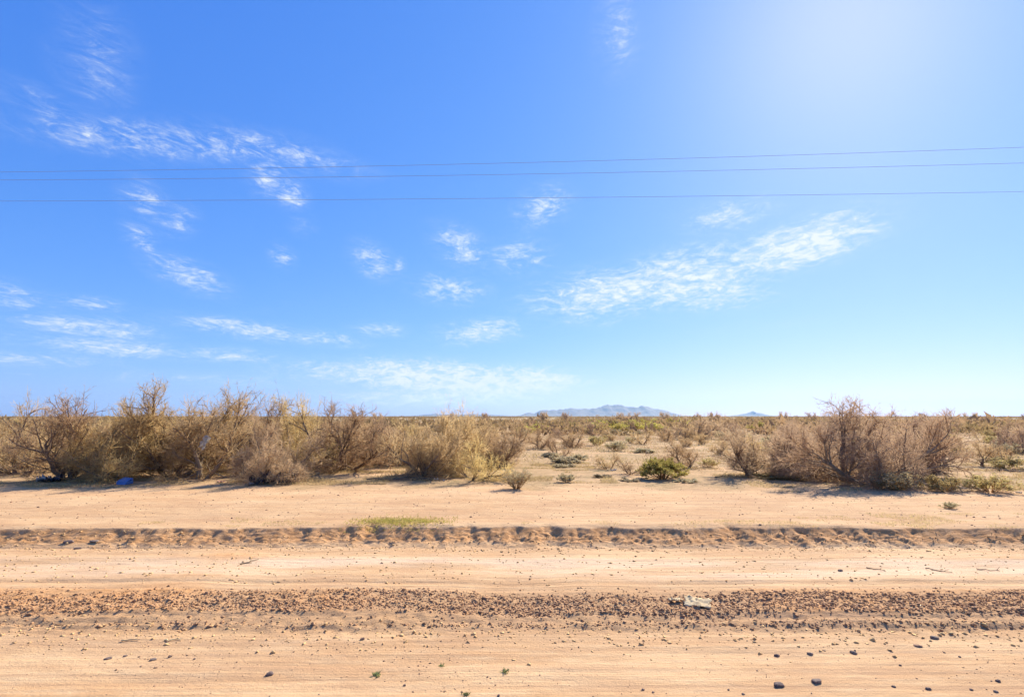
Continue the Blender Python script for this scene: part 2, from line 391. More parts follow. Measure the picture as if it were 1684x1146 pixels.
# ------------------------------------------------------------------ plant growth
def unit(v): return v / np.maximum(np.linalg.norm(v, axis=-1, keepdims=True), 1e-9)
def grow(rng, P, per, tmin, tmax, ang, length, seg, jit, up, lfall=.45):
    """children of the polylines P (n,k,3): each starts along its parent, turned by ang (degrees range)"""
    n, k, _ = P.shape; m = n * per
    pi = np.repeat(np.arange(n), per)
    t = rng.uniform(tmin, tmax, m); f = t * (k - 1); i = np.minimum(f.astype(int), k - 2); w = (f - i)[:, None]
    a, b = P[pi, i], P[pi, i + 1]; start = a * (1 - w) + b * w; tan = unit(b - a)
    side = unit(np.cross(tan, rng.normal(size=(m, 3))))
    th = np.radians(rng.uniform(ang[0], ang[1], m))[:, None]
    d = unit(tan * np.cos(th) + side * np.sin(th))
    L = length * rng.uniform(.55, 1.25, m) * (1 - lfall * t)
    pts = [start]
    for s in range(seg):
        d = unit(d + jit * rng.normal(size=(m, 3)) + np.array([0, 0, up]))
        pts.append(pts[-1] + d * (L / seg)[:, None])
    return np.stack(pts, 1)
def tubes(P, r0, r1, k):
    n, s, _ = P.shape
    rad = np.linspace(r0, r1, s)[None, :, None] * np.ones((n, 1, 1))
    tan = unit(np.gradient(P, axis=1)); ref = np.where(np.abs(tan[..., 2:3]) > .9, np.array([1., 0, 0]), np.array([0, 0, 1.]))
    u = unit(np.cross(tan, ref)); v = np.cross(tan, u)
    ring = np.stack([P + rad * (u * math.cos(2 * math.pi * j / k) + v * math.sin(2 * math.pi * j / k)) for j in range(k)], 2)
    ii = np.arange(n * s * k).reshape(n, s, k); nx_ = np.roll(ii, -1, 2)
    q = np.stack([ii[:, :-1], nx_[:, :-1], nx_[:, 1:], ii[:, 1:]], -1).reshape(-1, 4)
    return ring.reshape(-1, 3), q
def blades(rng, P, w):
    """flat tapering slips along polylines (n,k,3): thin twigs, stalks, grass"""
    n, k, _ = P.shape
    side = unit(np.cross(P[:, -1] - P[:, 0], rng.normal(size=(n, 3))))
    V = []
    for j in range(k - 1):
        ww = w * (1 - .55 * j / (k - 1)) * .5
        V += [P[:, j] - side * ww, P[:, j] + side * ww]
    V.append(P[:, -1]); V = np.stack(V, 1); c = V.shape[1]
    base = (np.arange(n) * c)[:, None]; T = []
    for j in range(k - 2):
        T += [base + np.array([2 * j, 2 * j + 1, 2 * j + 3]), base + np.array([2 * j, 2 * j + 3, 2 * j + 2])]
    T.append(base + np.array([c - 3, c - 2, c - 1]))
    return V.reshape(-1, 3), np.stack(T, 1).reshape(-1, 3)
def leaves(rng, P, per, size, tmin=.2):
    n, k, _ = P.shape; m = n * per; pi = np.repeat(np.arange(n), per)
    f = rng.uniform(tmin, 1, m) * (k - 1); i = np.minimum(f.astype(int), k - 2); w = (f - i)[:, None]
    c = P[pi, i] * (1 - w) + P[pi, i + 1] * w
    d = unit(rng.normal(size=(m, 3)) + np.array([0, 0, .5])); s = unit(np.cross(d, rng.normal(size=(m, 3))))
    L = size * rng.uniform(.6, 1.3, m)[:, None]
    V = np.stack([c, c + d * L * .5 + s * L * .32, c + d * L, c + d * L * .5 - s * L * .32], 1).reshape(-1, 3)
    return V, np.arange(m * 4).reshape(-1, 4)
def join(parts):
    V, Q, T, o = [], [], [], 0
    for v, f in parts:
        V.append(v); (Q if f.shape[1] == 4 else T).append(f + o); o += len(v)
    return np.concatenate(V), (np.concatenate(Q) if Q else None), (np.concatenate(T) if T else None)
def fit(parts, ref, xl, xr, h, dep=None, bow=1.0):
    """scale a grown plant so that its crown spans xl..xr and reaches h"""
    lo, hi = np.percentile(ref[:, 0], 2), np.percentile(ref[:, 0], 98)
    dl, dh = np.percentile(ref[:, 1], 2), np.percentile(ref[:, 1], 98)
    top = np.percentile(ref[:, 2], 99.8)
    sx = (xr - xl) / (hi - lo); sz = h / top
    sy = (dep or min((xr - xl) * .9, 2.7)) / (dh - dl)
    sh = ((xl + xr) / 2 - (lo + hi) / 2 * sx) / (h * .55)
    out = []
    for v, f in parts:
        v = v * np.array([sx, sy, sz]); zp = np.clip(v[:, 2] / h, 0, None)
        v[:, 2] = np.where(v[:, 2] > 0, h * zp ** bow, v[:, 2]); v[:, 0] += np.clip(v[:, 2], 0, h * .8) * sh
        out.append((v, f))
    return out

def mesquite(seed, stems=4, tilt=(15, 55), dens=1.0, twigw=1.0, low=.25, up=.05, fine=True):
    """leafless spiny tree: returns (trunk parts, crown parts, reference points); about 3 units tall"""
    rng = np.random.default_rng(seed)
    azs = np.arange(stems) * 2 * math.pi / stems + rng.uniform(-.5, .5, stems); ti = np.radians(rng.uniform(*tilt, stems))
    d = np.stack([np.sin(ti) * np.cos(azs), np.sin(ti) * np.sin(azs), np.cos(ti)], 1)
    base = np.stack([np.cos(azs) * .07, np.sin(azs) * .07, np.full(stems, -.12)], 1)
    pts = [base]; L = rng.uniform(1.0, 1.7, stems)[:, None]
    for s in range(7):
        d = unit(d + .17 * rng.normal(size=d.shape) + np.array([0, 0, .03])); pts.append(pts[-1] + d * L / 7)
    A = np.stack(pts, 1)
    B = grow(rng, A, 5, low, 1, (18, 62), 1.25, 6, .17, up)
    Bl = grow(rng, A, 3, .06, .5, (30, 80), 1.05, 6, .2, .0)
    B2 = grow(rng, A, 2, .85, 1, (5, 30), 1.2, 6, .15, up)
    B = np.concatenate([B, B2, Bl])
    C = grow(rng, B, 7, .12, 1, (20, 68), .72, 5, .22, up * .6)
    D = grow(rng, C, max(2, int(8 * dens)), .08, 1, (20, 72), .40, 2, .24, .05)
    tr = [tubes(A, .075, .026, 7), tubes(B, .021, .008, 5)]
    cr = [tubes(C, .0085, .0045, 3), blades(rng, D, .0105 * twigw)]
    if fine:
        Ee = grow(rng, D, max(2, int(3.2 * dens)), .1, 1, (25, 75), .18, 1, .25, .05)
        cr.append(blades(rng, Ee, .0065 * twigw)); ref = Ee[:, -1]
    else: ref = D[:, -1]
    return tr, cr, ref
def bush(seed, stems=26, tilt=(5, 60), leafn=5, leaf=.03, lv=1.0, twigw=1.0, lo=.3):
    """many-stemmed leafy shrub about 1 unit tall: (stem parts, leaf parts, reference)"""
    rng = np.random.default_rng(seed)
    azs = rng.uniform(0, 2 * math.pi, stems); ti = np.radians(rng.uniform(*tilt, stems))
    d = np.stack([np.sin(ti) * np.cos(azs), np.sin(ti) * np.sin(azs), np.cos(ti)], 1)
    base = np.stack([np.cos(azs) * .05, np.sin(azs) * .05, np.full(stems, -.05)], 1); pts = [base]
    L = rng.uniform(.6, .95, stems)[:, None]
    for s in range(5):
        d = unit(d + .11 * rng.normal(size=d.shape) + np.array([0, 0, .05])); pts.append(pts[-1] + d * L / 5)
    A = np.stack(pts, 1)
    B = grow(rng, A, 7, lo, 1, (15, 50), .36, 3, .15, .1)
    C = grow(rng, B, int(6 * lv), .15, 1, (20, 60), .16, 2, .2, .1)
    st = [tubes(A, .011, .005, 4), blades(rng, B, .007 * twigw), blades(rng, C, .004 * twigw)]
    lf = [leaves(rng, C, leafn, leaf)]
    return st, lf, C[:, -1]

def plant(name, label, cat, x, y, tr, cr, mt, mc, names=('trunk', 'crown'), group=None, z=None):
    root = empty(name, (x, y, hz(x, y) if z is None else z))
    tag(root, label, cat, group)
    for nm, parts, m in ((names[0], tr, mt), (names[1], cr, mc)):
        v, q, t = join(parts); link(nm, mesh_np(nm, v, q, t), m, root)
    return root

# roadside mesquites: x, y, crown left, crown right, height, twig colour, seed, stems, tilt, density, twig width, label
NEAR = [
    (-18.73, 19.88, -1.93, 1.56, 2.99, 'b', 11, 5, (20, 60), 1.0, 'leafless brown mesquite at the open end of the roadside thicket, twigs swept upward'),
    (-15.22, 17.99, -1.48, 1.47, 3.04, 'b', 12, 4, (10, 50), 1.15, 'brown mesquite with slanting limbs above the crumpled white plastic bag'),
    (-13.71, 17.66, -1.42, 1.67, 2.60, 'o', 13, 6, (15, 60), 1.3, 'dense straw-brown mesquite thicket just behind the blue carton'),
    (-12.20, 18.89, -2.5, 2.0, 3.45, 'o', 14, 5, (20, 62), 1.3, 'tallest mesquite of the thicket with thick arching limbs and yellowish twigs'),
    (-10.72, 18.16, -1.0, 1.94, 3.20, 'b', 15, 3, (12, 40), 1.1, 'mesquite with a slanting trunk that has a white rag caught in it'),
    (-10.70, 21.21, -1.7, 1.3, 3.3, 'b', 16, 4, (10, 45), 1.0, 'tall bare mesquite with thin upright twigs behind the white rag'),
    (-8.03, 17.34, -1.13, 1.3, 2.30, 'p', 17, 7, (25, 70), 1.4, 'low dense tangled mesquite over a heap of dark rubbish bags'),
    (-8.43, 21.21, -1.58, 1.54, 3.12, 'o', 18, 5, (10, 50), 1.2, 'straw-coloured mesquite with two upright tufts behind the dark rubbish'),
    (-7.59, 22.21, -0.9, 1.31, 1.99, 'b', 19, 3, (20, 55), 1.0, 'short forked mesquite behind the tree with a bare dark double trunk'),
    (-6.55, 20.75, -1.25, 2.25, 2.85, 'b', 20, 3, (8, 42), 1.25, 'fan-shaped brown mesquite standing clear on a dark double trunk'),
    (-6.2, 25.17, -1.4, 2.2, 2.2, 'b', 21, 5, (15, 60), 1.1, 'brown mesquite half hidden behind the fan-shaped one'),
    (-3.11, 18.89, -1.27, 1.41, 1.95, 'b', 22, 6, (25, 70), 1.2, 'sprawling grey-brown mesquite with dead boughs trailing on the sand'),
    (-2.64, 20.30, -1.12, 1.64, 2.78, 'b', 23, 5, (8, 48), 1.15, 'mesquite with one tall straight leader rising over sprawling neighbours'),
    (-1.29, 17.99, -0.89, 1.36, 1.5, 'o', 24, 3, (40, 70), 1.2, 'small tawny mesquite with a short twisted trunk forking near the sand'),
    (-0.77, 22.21, -1.46, 1.55, 2.31, 'b', 25, 5, (15, 60), 1.2, 'broad brown mesquite at the edge of the sandy clearing'),
    (8.61, 18.89, -1.14, 1.5, 2.05, 'p', 26, 5, (15, 58), 1.1, 'mauve-brown mesquite with splayed dark stems between green bush and great spreading tree'),
    (11.49, 19.88, -1.3, 1.57, 2.05, 'p', 27, 5, (20, 65), 1.2, 'low mauve mesquite over dark litter beside the great spreading tree'),
    (11.4, 16.88, -2.4, 3.2, 2.8, 'p', 28, 6, (22, 74), 1.6, 'great wide-spreading reddish mesquite with a short thick dark trunk'),
    (15.0, 19.6, -1.8, 1.9, 2.25, 'p', 29, 6, (20, 65), 1.3, 'reddish mesquite crowding the far side of the great spreading tree'),
    (20.07, 22.47, -0.6, 0.95, 1.0, 'b', 30, 1, (18, 22), 1.0, 'little leaning mesquite on a single bent trunk beyond the olive shrubs'),
    (7.26, 21.70, -1.19, 0.85, 1.35, 'b', 31, 3, (15, 60), 1.2, 'brown mesquite with a fallen limb just behind the green creosote bush'),
    (3.84, 21.21, -0.52, 0.6, 0.80, 'b', 32, 4, (25, 55), .55, 'small sparse mesquite with open dark stems on the bare clearing'),
    (4.36, 19.47, -0.51, 0.62, 0.71, 'b', 33, 3, (20, 60), .6, 'small wispy mesquite beside the green creosote bush'),
    (1.85, 34.39, -0.8, 0.97, 1.40, 'b', 34, 4, (15, 50), .9, 'round brown mesquite behind the low grey-green tufts'),
    (2.50, 28.19, -0.7, 0.62, 1.10, 'b', 35, 3, (20, 55), .7, 'thin-stemmed mesquite right behind the low grey-green tufts'),
    (4.17, 35.70, -0.95, 0.9, 1.50, 'b', 36, 4, (25, 60), .8, 'open-branched mesquite on the far edge of the bare clearing'),
    (17.12, 48.75, -2.46, 2.8, 2.45, 'p', 37, 5, (30, 70), .9, 'large dark-limbed mesquite with low sweeping boughs out on the plain'),
    (9.87, 39.47, -0.95, 0.95, 1.35, 'b', 38, 3, (20, 55), .8, 'vase-shaped mesquite with dark trunk in front of purple-brown bushes'),
]
for (x, y, xl, xr, h, c, seed, st, tilt, dens, lab) in NEAR:
    fine = y < 30
    tr, cr, ref = mesquite(seed, st, tilt, dens if fine else dens * 1.2, 1.0 if y < 26 else 1.6, low=.2 if st > 3 else .35, fine=fine)
    n = len(tr); al = fit(tr + cr, ref, xl, xr, h, None, 1.15 if seed == 28 else 1.28)
    plant('mesquite_tree', lab, 'tree', x, y, al[:n], al[n:], M['bark'], M['twig_' + c])

# shrubs that can be told apart
SHRUBS = [
    (5.22, 18.16, -.74, .75, .74, 'leaf_creo', 51, 64, (2, 74), 7, .027, 'creosote_bush', 'bright green creosote bush on the open sand'),
    (.14, 15.50, -.39, .40, .58, 'leaf_sage', 52, 30, (5, 50), 2, .022, 'desert_shrub', 'pale tan broom-like shrub standing alone at the edge of the dirt track'),
    (1.81, 17.34, -.34, .24, .30, 'leaf_sage', 53, 22, (10, 65), 2, .024, 'desert_shrub', 'small pale shrub on the sand beside the lone broom-like one'),
    (11.25, 15.38, -.62, .55, .56, 'leaf_sage', 54, 34, (5, 62), 2, .026, 'desert_shrub', 'rounded grey-tan shrub at the foot of the great spreading tree'),
    (12.47, 15.14, -.55, .55, .46, 'leaf_olive', 55, 30, (15, 70), 2, .028, 'desert_shrub', 'olive shrub next to the rounded grey-tan one'),
    (13.64, 15.02, -.60, .62, .58, 'leaf_olive', 56, 34, (10, 68), 2, .028, 'desert_shrub', 'ragged olive-brown shrub at the end of the row beside the dirt track'),
    (6.36, 32.04, -.60, .68, .63, 'leaf_sage', 57, 30, (10, 65), 2, .034, 'desert_shrub', 'dome of grey twiggy shrub on the far side of the clearing'),
    (8.34, 22.21, -.38, .42, .42, 'leaf_olive', 58, 24, (10, 65), 2, .028, 'desert_shrub', 'small drab shrub between the green creosote bush and mauve mesquite'),
    (10.52, 12.73, -.21, .20, .16, 'leaf_sage', 59, 16, (10, 65), 2, .02, 'desert_shrub', 'tiny pale shrub growing on the dirt track above the cut bank'),
    (20.4, 21.6, -.7, .78, .52, 'leaf_olive', 60, 30, (15, 70), 2, .03, 'desert_shrub', 'drab olive shrub close to the little leaning mesquite'),
    (2.59, 23.90, -.83, .45, .30, 'leaf_tuft', 61, 40, (30, 80), 2, .03, 'saltbush', 'largest of the low grey-green tufts on the clearing'),
    (2.01, 27.37, -.42, .36, .22, 'leaf_tuft', 62, 26, (30, 80), 2, .03, 'saltbush', None),
    (3.40, 25.86, -.45, .34, .26, 'leaf_tuft', 63, 26, (30, 80), 2, .03, 'saltbush', None),
    (2.35, 22.3, -.6, .3, .14, 'leaf_tuft', 64, 22, (45, 85), 2, .03, 'saltbush', None),
    (7.75, 30.48, -.64, .45, .26, 'leaf_tuft', 65, 30, (30, 80), 2, .03, 'saltbush', None),
    (5.7, 17.3, -.3, .4, .12, 'leaf_tuft', 66, 20, (40, 85), 2, .03, 'saltbush', None),
    (9.3, 17.9, -.8, .5, .16, 'leaf_olive', 67, 26, (40, 85), 2, .03, 'saltbush', None),
    (3.2, 18.6, -.3, .3, .12, 'leaf_tuft', 68, 18, (40, 85), 2, .03, 'saltbush', None),
    (4.0, 17.8, -.35, .3, .12, 'leaf_tuft', 69, 18, (40, 85), 2, .03, 'saltbush', None),
]
for (x, y, xl, xr, h, c, seed, st, tilt, ln, ls, nm, lab) in SHRUBS:
    a, b, ref = bush(seed, st, tilt, ln, ls * 1.2 / max(h, .25), 1.0, 1.2 / max(h, .3), .62 if nm == 'creosote_bush' else .3)
    al = fit(a + b, ref, xl, xr, h)
    # leaves keep their own size: grown at plant scale above
    plant(nm, lab or 'low spreading grey-green tuft on the sand, smaller than the largest one', 'shrub', x, y, al[:len(a)], al[len(a):], M['twig_b'], M[c], ('stems', 'foliage'),
          None if lab else 'low tufts scattered on the sand')

# plants of the plain: a few grown forms, set out again and again
rng = np.random.default_rng(7); random.seed(7)
def form(kind, seed):
    if kind == 'm':
        tr, cr, ref = mesquite(seed, 3 + seed % 3, (15, 62), 1.0, 2.0, .2, fine=False)
        al = fit(tr + cr, ref, -1.2, 1.2, 2.0, None, 1.2); n = len(tr)
    else:
        tr, cr, ref = bush(seed, 24, (8, 66), 2, .085, .7, 2.2)
        al = fit(tr + cr, ref, -.85, .85, 1.0); n = len(tr)
    out = []
    for p in (al[:n], al[n:]):
        v, q, t = join(p); out.append(mesh_np('plain_plant', v, q, t))
    return out
FORMS = {}
for c in ('b', 'o', 'p'):
    FORMS['m' + c] = []
    for s in range(3):
        a, b = form('m', 100 + s + 10 * ord(c)); a.materials.append(M['bark']); b.materials.append(M['twig_' + c]); FORMS['m' + c].append((a, b))
for c in ('creo', 'olive', 'sage'):
    FORMS['s' + c] = []
    for s in range(2):
        a, b = form('s', 300 + s + ord(c[0])); a.materials.append(M['twig_b']); b.materials.append(M['leaf_' + c]); FORMS['s' + c].append((a, b))
LAB = {'mb': ('mesquite_tree', 'leafless brown mesquite among many scattered over the plain', 'tree', 'brown mesquites scattered over the plain'),
       'mo': ('mesquite_tree', 'leafless straw-coloured mesquite in the scrub behind the roadside thicket', 'tree', 'straw-coloured mesquites behind the thicket'),
       'mp': ('mesquite_tree', 'leafless purple-brown mesquite out on the plain', 'tree', 'purple-brown mesquites on the plain'),
       'screo': ('creosote_bush', 'green creosote bush in the belt of greenery out on the plain', 'shrub', 'green creosote bushes on the plain'),
       'solive': ('desert_shrub', 'drab olive shrub growing wild on the plain', 'shrub', 'olive shrubs on the plain'),
       'ssage': ('desert_shrub', 'pale grey-tan shrub growing wild on the plain', 'shrub', 'grey-tan shrubs on the plain')}
def put(kind, x, y, s, sz=None):
    a, b = random.choice(FORMS[kind]); nm, lab, cat, grp = LAB[kind]
    r = empty(nm, (x, y, hz(x, y) - .02), random.uniform(0, 6.28)); sz = sz or s
    r.scale = (s * random.uniform(.88, 1.15), s * random.uniform(.88, 1.15), sz * random.uniform(.9, 1.12))
    tag(r, lab, cat, grp)
    n2 = ('trunk', 'crown') if kind[0] == 'm' else ('stems', 'foliage')
    link(n2[0], a, None, r); link(n2[1], b, None, r)
# those with a known place
for k, x, y, s in [('mp', 15.72, 66, .85), ('mp', 18.0, 67, .8), ('mp', 16.81, 57.8, .62), ('mp', 9.14, 66, .72), ('mp', 10.92, 68.5, .66), ('mb', 8.62, 45.2, .55), ('mo', 11.52, 29.06, .5),
                   ('mb', 13.4, 45, .6), ('mb', 12.2, 36.5, .42), ('mb', 14.5, 39.5, .5), ('mb', 20.5, 40, .6), ('mp', 22, 34, .7), ('mp', 17.5, 28, .75), ('mp', 15.5, 25.5, .8), ('mp', 13.0, 24.5, .7), ('mp', 19, 26, .7),
                   ('mb', 25.5, 30, .6), ('mb', 27, 36, .7), ('solive', 30, 38, 1.3), ('solive', 33, 40, 1.2), ('mo', 14.4, 31, .6), ('mb', 23, 24.5, .5), ('mp', 29.5, 31, .7), ('mb', 24.5, 27, .45)]:
    put(k, x, y, s)
# close growth filling the thicket from behind
for x, y, s_ in [(-17.0, 21.2, 1.0), (-14.6, 20.8, 1.05), (-9.6, 20.0, 1.0), (-12.6, 22.0, 1.1), (-6.9, 23.2, 1.0), (-4.7, 22.4, .95), (-4.9, 24.0, 1.0), (-1.9, 23.6, .95), (-20.5, 22.0, 1.05), (-22.5, 20.5, 1.1), (-24.5, 22.5, 1.0), (-26, 20, 1.1), (-28.5, 22, 1.0)]:
    put(random.choice(['mb', 'mo']), x, y, s_, s_ * .95)
for x, y, s_ in [(12.9, 19.0, .95), (14.0, 18.4, .85), (10.0, 19.3, .85), (16.4, 21.5, .95), (12.2, 21.6, 1.0), (25.5, 21.5, .8), (28, 23, .9)]:
    put('mp', x, y, s_)
# belt of green creosote
for i in range(34):
    y = rng.uniform(72, 135); a = rng.uniform(.115, .36)
    put('screo', a * y, y, rng.uniform(1.1, 2.2), rng.uniform(1.1, 1.7))
put('screo', 34.5, 72, 1.6); put('screo', 21.5, 33.5, .8); put('screo', 1.5, 62, 1.2); put('screo', 3.6, 70, 1.4)
# thick scrub behind the roadside thicket, and on the other side
taken = []
def free(x, y, d):
    for (a, b) in taken:
        if (a - x) ** 2 + (b - y) ** 2 < d * d: return False
    taken.append((x, y)); return True
n = 0
while n < 128:
    y = 22.5 + 50 * rng.uniform() ** 1.5; x = rng.uniform(-1.12, -.03) * y
    if not free(x, y, 1.1): continue
    put(random.choice(['mb', 'mo', 'mo', 'mb', 'mp']), x, y, rng.uniform(.55, .98) * (1.0 if y < 34 else .85)); n += 1
n = 0
while n < 112:
    y = 24.5 + 80 * rng.uniform() ** 1.1; x = rng.uniform(.40, 1.12) * y
    if not free(x, y, 1.5): continue
    put(random.choice(['mb', 'mp', 'mp', 'solive', 'ssage', 'solive']), x, y, rng.uniform(.45, .9)); n += 1
n = 0
while n < 85:
    y = 38 + 85 * rng.uniform() ** .8; x = rng.uniform(0.0, .42) * y
    if not free(x, y, 2.5): continue
    put(random.choice(['mb', 'mp', 'ssage', 'solive']), x, y, rng.uniform(.4, .85)); n += 1
n = 0
while n < 55:
    y = 70 + 70 * rng.uniform(); x = rng.uniform(-1.1, 0) * y
    if not free(x, y, 2.5): continue
    put(random.choice(['mb', 'mo', 'ssage', 'solive']), x, y, rng.uniform(.5, .9)); n += 1

# a few taller trees break the far skyline
LAB['mt'] = ('mesquite_tree', 'tall dark mesquite standing above the scrub line on the far skyline', 'tree', 'tall mesquites on the far skyline'); FORMS['mt'] = FORMS['mp']
for tx, ty, ts in [(.895, 130, 1.9), (.915, 128, 1.5), (.06, 210, 2.2), (.105, 190, 1.8), (.215, 170, 2.0), (.235, 180, 2.1), (.36, 160, 1.8), (.40, 175, 1.9), (.52, 190, 2.0), (.58, 230, 2.2), (.80, 200, 1.9),
                   (1.0, 150, 1.7), (-.11, 190, 2.1), (-.26, 170, 1.9), (-.30, 220, 2.1), (-.05, 240, 2.3), (.74, 240, 2.3), (.30, 250, 2.4)]:
    put('mt', tx * ty, ty, ts)
# beyond that the scrub reads as one mass
def far_scrub():
    r = np.random.default_rng(3); N = 26000
    y = 58 * (1400 / 58) ** r.uniform(0, 1, N) ** .85; x = r.uniform(-1.5, 1.5, N) * y
    clump = fbm(x * .012, y * .022, 4, 91)
    keep = ((clump > -.06) & ((y > 78) | (r.uniform(size=N) < .5))) | (y > 420); x, y = x[keep][:11000], y[keep][:11000]; N = len(x)
    s = r.uniform(.6, 1.5, N) * (1 + .8 * (r.uniform(size=N) > .93) * r.uniform(size=N)) * np.where(y > 500, 1.35, 1)
    z = height(x, y); K = 26
    d = unit(r.normal(size=(N, K, 3))); rad = r.uniform(.35, 1, (N, K, 1)) ** .6
    c = d * rad * np.array([1.15, 1.15, .62]) * s[:, None, None]
    c[..., 2] = np.abs(c[..., 2] + .55 * s[:, None] * .62); c += np.stack([x, y, z], -1)[:, None, :]
    e1 = unit(r.normal(size=(N, K, 3)) + np.array([0, 0, .8])); e2 = unit(np.cross(e1, r.normal(size=(N, K, 3))))
    L = (.5 * s)[:, None, None] * r.uniform(.6, 1.2, (N, K, 1))
    V = np.stack([c - e2 * L * .3, c + e2 * L * .3, c + e1 * L], 2).reshape(-1, 3)
    o = link('far_scrub', mesh_np('far_scrub', V, None, np.arange(len(V)).reshape(-1, 3)), M['far'])
    tag(o, 'dark scrub covering the plain all the way to the horizon', 'scrub', None, 'stuff')
far_scrub()

# ------------------------------------------------------------------ grass
def grass(name, label, pts, hgt, width, m, seed, lean=.5):
    r = np.random.default_rng(seed); n = len(pts)
    b = np.column_stack([pts, height(pts[:, 0], pts[:, 1]) - .004])
    d = unit(np.column_stack([r.normal(size=(n, 2)) * lean, np.ones(n)])); L = (hgt * r.uniform(.5, 1.3, n))[:, None]
    mid = b + d * L * .55; d2 = unit(d + np.column_stack([r.normal(size=(n, 2)) * lean, np.zeros(n)])); tip = mid + d2 * L * .45
    V, T = blades(r, np.stack([b, mid, tip], 1), width)
    o = link(name, mesh_np(name, V, None, T), m); tag(o, label, 'grass', None, 'stuff'); return o
r = np.random.default_rng(21)
p = np.column_stack([r.normal(-2.42, .52, 3400), r.normal(11.25, .24, 3400)]); p = p[(p[:, 1] > 10.72) & (np.abs(p[:, 0] + 2.35) < 1.2)]
grass('green_grass', 'patch of yellow-green grass growing above the cut bank', p, .065, .012, M['grass_green'], 22, 1.1)
def clumped(n, x0, x1, y0, y1, sc, thr, seed):
    q = np.random.default_rng(seed); P = np.column_stack([q.uniform(x0, x1, n), q.uniform(y0, y1, n)])
    v = fbm(P[:, 0] * sc, P[:, 1] * sc * 1.5, 4, seed + 200); return P[v > thr]
p = clumped(60000, -19, -4, 15.4, 22.5, .9, .02, 31)
p = p[(p[:, 1] > 15.7 + .9 * np.clip((p[:, 0] + 13) / 5, 0, 1))]
grass('dry_grass', 'short straw-coloured grass and litter under the roadside thicket', p, .11, .010, M['grass_dry'], 32, .8)
p = clumped(36000, -4, 3.5, 17, 24, .9, .2, 33); p2 = clumped(50000, 7.2, 24, 15.0, 23, .9, .16, 34)
grass('dry_grass', 'dry straw-coloured grass under the great spreading tree and across the clearing', np.concatenate([p, p2]), .10, .010, M['grass_dry'], 35, .8)
p = np.concatenate([clumped(9000, 7.6, 13, 10.7, 12.2, 1.2, .08, 36), clumped(4500, -8.5, -3.4, 10.8, 11.8, 1.2, .22, 38), clumped(6000, 0.2, 7.5, 10.75, 11.9, 1.2, .2, 37)])
grass('verge_grass', 'sparse dry yellow grass along the lip of the cut bank', p, .05, .006, M['grass_dry'], 39, .9)
p = np.concatenate([clumped(95000, -62, 68, 22, 75, .3, .0, 41)])
grass('plain_grass', 'dry tan grass in patches among the bushes of the plain', p, .2, .035, M['plain_grass'], 42, .8)

p = clumped(120000, -48, 52, 18.5, 70, .42, .10, 45); p = p[~((p[:, 1] < 30) & (p[:, 0] > .2) & (p[:, 0] < 7.2))]
p = p[np.random.default_rng(46).uniform(size=len(p)) < .8]
grass('low_brush', 'knee-high dead brown brush covering the ground between the bushes', p, .28, .02, M['brush'], 47, 1.0)

# ------------------------------------------------------------------ clods, stones, pebbles
ICO_V = np.array([[1, 0, 0], [-1, 0, 0], [0, 1, 0], [0, -1, 0], [0, 0, 1], [0, 0, -1]], float)
ICO_F = np.array([[0, 2, 4], [2, 1, 4], [1, 3, 4], [3, 0, 4], [2, 0, 5], [1, 2, 5], [3, 1, 5], [0, 3, 5]])
def lumps(name, label, P, size, m, seed, flat=.62, sink=.25, cat='soil'):
    r = np.random.default_rng(seed); n = len(P)
    S = size * np.minimum(r.lognormal(0, .45, n), 2.4)
    v = ICO_V[None] * (1.15 + .3 * r.normal(size=(n, len(ICO_V), 1))) + .32 * r.normal(size=(n, len(ICO_V), 3))
    v = v * np.stack([S * r.uniform(.8, 1.5, n), S * r.uniform(.7, 1.2, n), S * flat * r.uniform(.7, 1.3, n)], -1)[:, None, :]
    a = r.uniform(0, 6.28, n); ca, sa = np.cos(a)[:, None], np.sin(a)[:, None]
    v = np.stack([v[..., 0] * ca - v[..., 1] * sa, v[..., 0] * sa + v[..., 1] * ca, v[..., 2]], -1)
    b = np.column_stack([P, height(P[:, 0], P[:, 1]) + S * (flat - sink) * .6]); v = v + b[:, None, :]
    f = (np.arange(n) * len(ICO_V))[:, None, None] + ICO_F[None]
    o = link(name, mesh_np(name, v.reshape(-1, 3), None, f.reshape(-1, 3)), m); tag(o, label, cat, None, 'stuff'); return o
r = np.random.default_rng(61)
n = 74000; cx = r.uniform(-10.5, 10.5, n); cy = r.uniform(6.4, 7.85, n)
edge = .25 * fbm(cx * .5, cx * 0 + 7, 3, 62)
dn = sstep(6.78, 6.95, cy + edge * .6) * (1 - sstep(7.42, 7.7, cy + edge)) + .05 + .3 * np.exp(-((cy - 6.56) / .06) ** 2)
dn = dn * (.5 + .9 * np.clip(1.4 * fbm(cx * .8, cy * 3.5, 3, 63) + .5, 0, 1)) * (.75 + .25 * sstep(-6, -1, cx))
k = r.uniform(size=n) < dn
lumps('soil_clods', 'broken lumps of reddish soil along the rutted strip', np.column_stack([cx[k], cy[k]]), .0086, M['clod'], 62, .6, .4)
n = 3800; cx = r.uniform(-11, 11, n); cy = 10.08 + r.uniform(-.18, .62, n); cy[:1500] = r.uniform(8.0, 10.0, 1500); cx2 = r.uniform(-9, 9, 1600); cy2 = r.normal(6.3, .22, 1600)
lumps('soil_crumbs', 'small crumbs of soil fallen from the cut bank and strewn over the verge', np.column_stack([np.concatenate([cx, cx2]), np.concatenate([cy, cy2])]), .0095, M['clod'], 64)
n = 2200; cx = r.uniform(-14, 16, n); cy = r.uniform(10.8, 17, n)
lumps('gravel', 'scattered gravel on the upper dirt track', np.column_stack([cx, cy]), .0085, M['rock_red'], 65, cat='gravel')
n = 5000; cx = r.uniform(-6.8, 6.8, n); cy = r.uniform(4.4, 6.4, n)
